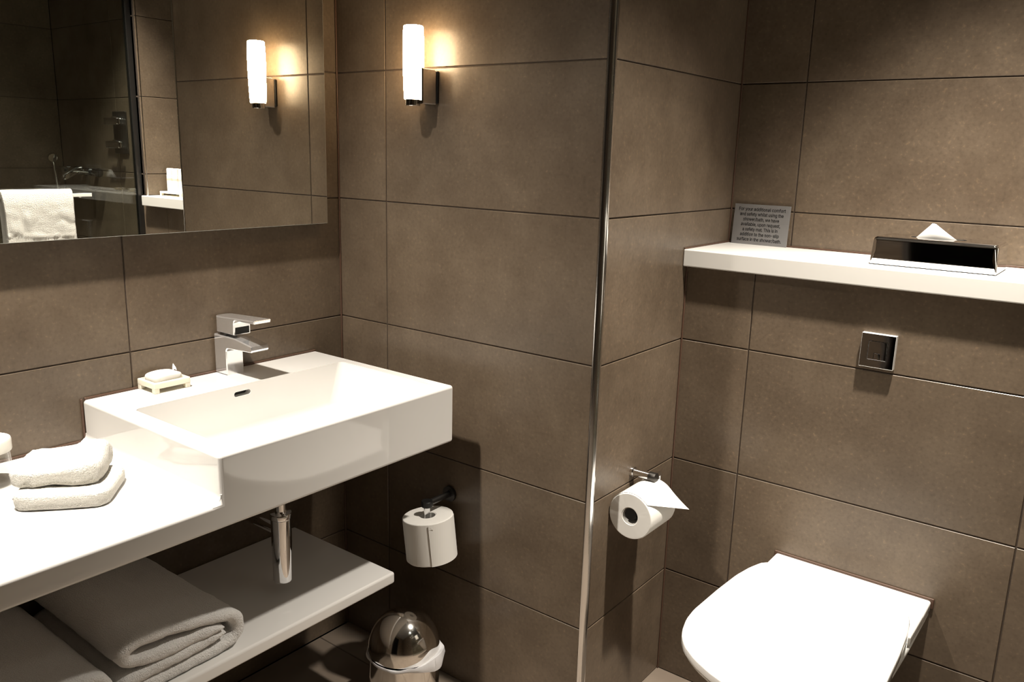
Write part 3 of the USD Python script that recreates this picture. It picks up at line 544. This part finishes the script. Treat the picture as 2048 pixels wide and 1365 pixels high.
# tray and bottles at the shelf's far end (seen in the mirror)
t = thing('bottle_tray', 'low white tray on feet holding three small bottles at the shelf end', 'tray', (1.62, 0.47, 1.10))
obj('tray', rbox((1.50, 0.428, 1.109), (1.655, 0.512, 1.117), 0.002), 'plastic_cream', t, smooth=35)
for x in (1.50, 1.643):
    for y in (0.428, 0.500): obj('foot', rbox((x + 0.0003, y + 0.0003, 1.1001), (x + 0.0117, y + 0.0117, 1.110), 0.0015), 'plastic_cream', t, smooth=35)
def bottle(x, y, label):
    t = thing('toiletry_bottle', label, 'bottle', (x, y, 1.1171), 'toiletry bottles on the tray')
    c_ = (x, y, 0)
    obj('bottle_body', lathe([(0, 1.1171), (0.0140, 1.1171), (0.0152, 1.119), (0.0152, 1.180), (0.0145, 1.182), (0, 1.182)], c_, 36), 'plastic_white', t, smooth=35)
    obj('cap', lathe([(0, 1.182), (0.0143, 1.182), (0.0143, 1.205), (0.0125, 1.2085), (0, 1.209)], c_, 36), 'plastic_white', t, smooth=35)
    obj('label_band', lathe([(0.0153, 1.160), (0.0155, 1.1605), (0.0155, 1.168), (0.0153, 1.1685)], c_, 36), 'plastic_pink', t, smooth=35, label='pink printed band')
bottle(1.634, 0.468, 'white toiletry bottle nearest the nib wall, mirrored leftmost'); bottle(1.590, 0.466, 'white toiletry bottle in the middle of the tray'); bottle(1.546, 0.467, 'white toiletry bottle farthest from the nib wall')

# ------------------------------------------------------------------ shower side, seen in the mirror
GX = 1.700
t = thing('shower_screen', 'tall clear glass shower screen in a dark wall channel', 'shower screen', (GX, 0.0, 0))
obj('pane', rbox((GX - 0.004, -0.62, 0.012), (GX + 0.004, YL - 0.006, 2.1), 0.0008, 8), 'pane', t)
obj('wall_channel', rbox((GX - 0.012, YL - 0.020, 0.006), (GX + 0.012, YL - 0.0004, 2.1), 0.001) - m3.Manifold.cube([0.0084, 0.05, 3]).translate([GX - 0.0042, YL - 0.06, 0]), 'dark_metal', t, label='dark metal wall channel')
obj('sill', rbox((GX - 0.012, -0.62, 0.0003), (GX + 0.012, YL - 0.022, 0.0118), 0.001), 'dark_metal', t)
RXB, RZB = 1.672, 1.107
t = thing('towel_rail', 'flat pale towel rail fixed to the glass screen', 'towel rail', (RXB, -0.2, RZB))
obj('rail', rbox((RXB - 0.004, -0.50, RZB - 0.0065), (RXB + 0.004, 0.160, RZB + 0.0065), 0.001), 'plastic_white', t, smooth=30)
for y in (0.118, -0.46):
    obj('stand_off', cyl(0.006, (RXB + 0.003, y, RZB - 0.004), (GX - 0.0042, y, RZB - 0.004)), 'chrome', t, smooth=30)
G = []
for i, y in enumerate(np.linspace(-0.164, 0.082, 60)):
    s = i / 59; row = []
    edge = 0.004 * math.sin(math.pi * s)
    prof = [(RXB - 0.020, RZB - 0.29)] + [(RXB - 0.0195, RZB - 0.29 + 0.03 * q) for q in range(1, 10)] + [(RXB + 0.0135 * math.cos(a), RZB + 0.0072 + 0.0135 * math.sin(a)) for a in np.radians(np.linspace(170, 10, 9))] + [(RXB + 0.0145, RZB - 0.03 * q) for q in range(1, 9)]
    pr = resample(smooth_path(prof, 1), 90)
    for j, (x, z) in enumerate(pr):
        fall = np.clip((RZB - z) / 0.06, 0, 1); front = 1.0 if j < 52 else -0.4
        wr = 0.014 * (meshkit.fbm(np.array([y * 22, z * 18 + y * 6, 1.7]), 3, 5) - 0.5) * fall + 0.0025 * math.exp(-((z - (RZB - 0.138 - 0.01 * s)) / 0.004) ** 2) * front
        hem = 0.0016 * math.sin((y + z) * 900) * (1 if z < RZB - 0.142 - 0.01 * s else 0) * (front > 0)
        dx = -abs(wr) - hem if front > 0 else abs(wr) * 0.4
        row.append((x + dx, y + 0.006 * (0.5 - s) * fall, z))
    G.append(row)
obj('cloth', thicken(np.array(G), 0.0085), 'terry', thing('hanging_hand_towel', 'white hand towel draped over the rail, seen in the mirror', 'towel', (RXB, -0.04, RZB)), smooth=True)
# shower controls on the end wall
t = thing('shower_control', 'chrome two-handle shower control on the shower wall', 'shower control', (1.86, YB, 1.345))
obj('plate', rbox((1.815, YB - 0.008, 1.26), (1.92, YB - 0.0004, 1.43), 0.003), 'dark_metal', t, smooth=30)
for z in (1.392, 1.298):
    obj('spindle', cyl(0.018, (1.867, YB - 0.007, z), (1.867, YB - 0.035, z)), 'chrome', t, smooth=30)
    obj('handle', rbox((1.815, YB - 0.046, z - 0.016), (1.922, YB - 0.030, z + 0.012), 0.005), 'chrome', t, smooth=30)
t = thing('bath_mixer', 'chrome bar mixer with end knobs and a short spout on the shower wall', 'mixer tap', (2.14, YB, 1.18))
obj('bar', cyl(0.016, (2.055, YB - 0.045, 1.18), (2.235, YB - 0.045, 1.18)), 'chrome', t, smooth=30)
for x in (2.01, 2.28):
    obj('knob', cyl(0.019, (x - 0.014, YB - 0.045, 1.178), (x + 0.014, YB - 0.045, 1.178)), 'chrome', t, smooth=30)
for x in (2.02, 2.23): obj('knob_stem', cyl(0.009, (x, YB - 0.045, 1.179), (x + 0.04, YB - 0.045, 1.179)), 'dark_metal', t, smooth=30)
for x in (2.09, 2.20): obj('wall_leg', cyl(0.014, (x, YB - 0.045, 1.18), (x, YB - 0.0005, 1.18)), 'chrome', t, smooth=30)
obj('spout', m3.Manifold.batch_hull([cyl(0.013, (2.142, YB - 0.05, 1.19), (2.142, YB - 0.07, 1.188)), cyl(0.011, (2.142, YB - 0.12, 1.165), (2.142, YB - 0.12, 1.145))]), 'chrome', t, smooth=30)
t = thing('hand_shower', 'thin chrome hand shower standing in its bracket in the shower corner', 'hand shower', (2.385, 0.35, 1.1))
obj('handle', cyl(0.008, (2.385, 0.36, 1.06), (2.385, 0.345, 1.22)), 'chrome', t, smooth=30)
obj('head', cyl(0.018, (2.392, 0.345, 1.235), (2.372, 0.34, 1.23)), 'chrome', t, smooth=30)
obj('bracket', cyl(0.008, (2.385, 0.36, 1.12), (XR - 0.0004, 0.36, 1.12)), 'chrome', t, smooth=30)

# ------------------------------------------------------------------ ceiling downlights
for q, (x, y, I, ang, soft) in enumerate(DOWNLIGHTS):
    t = thing('ceiling_downlight', ['recessed ceiling downlight over the basin counter', 'recessed ceiling downlight in front of the toilet', 'dim recessed ceiling downlight in the shower'][q], 'lamp', (x, y, CEIL))
    obj('trim_ring', lathe([(0.043, CEIL - 0.0004), (0.056, CEIL - 0.0004), (0.0565, CEIL - 0.003), (0.045, CEIL - 0.005), (0.043, CEIL - 0.004)], (x, y, 0), 48, closed=True), 'chrome', t, smooth=30)
    l = UsdLux.SphereLight.Define(stage, str(t.GetPath()) + '/bulb'); l.AddTranslateOp().Set(Gf.Vec3d(0, 0, -0.045)); l.CreateRadiusAttr(0.032); l.CreateIntensityAttr(I); l.CreateColorAttr(Gf.Vec3f(*WARM))
    s = UsdLux.ShapingAPI.Apply(l.GetPrim()); s.CreateShapingConeAngleAttr(ang); s.CreateShapingConeSoftnessAttr(soft)
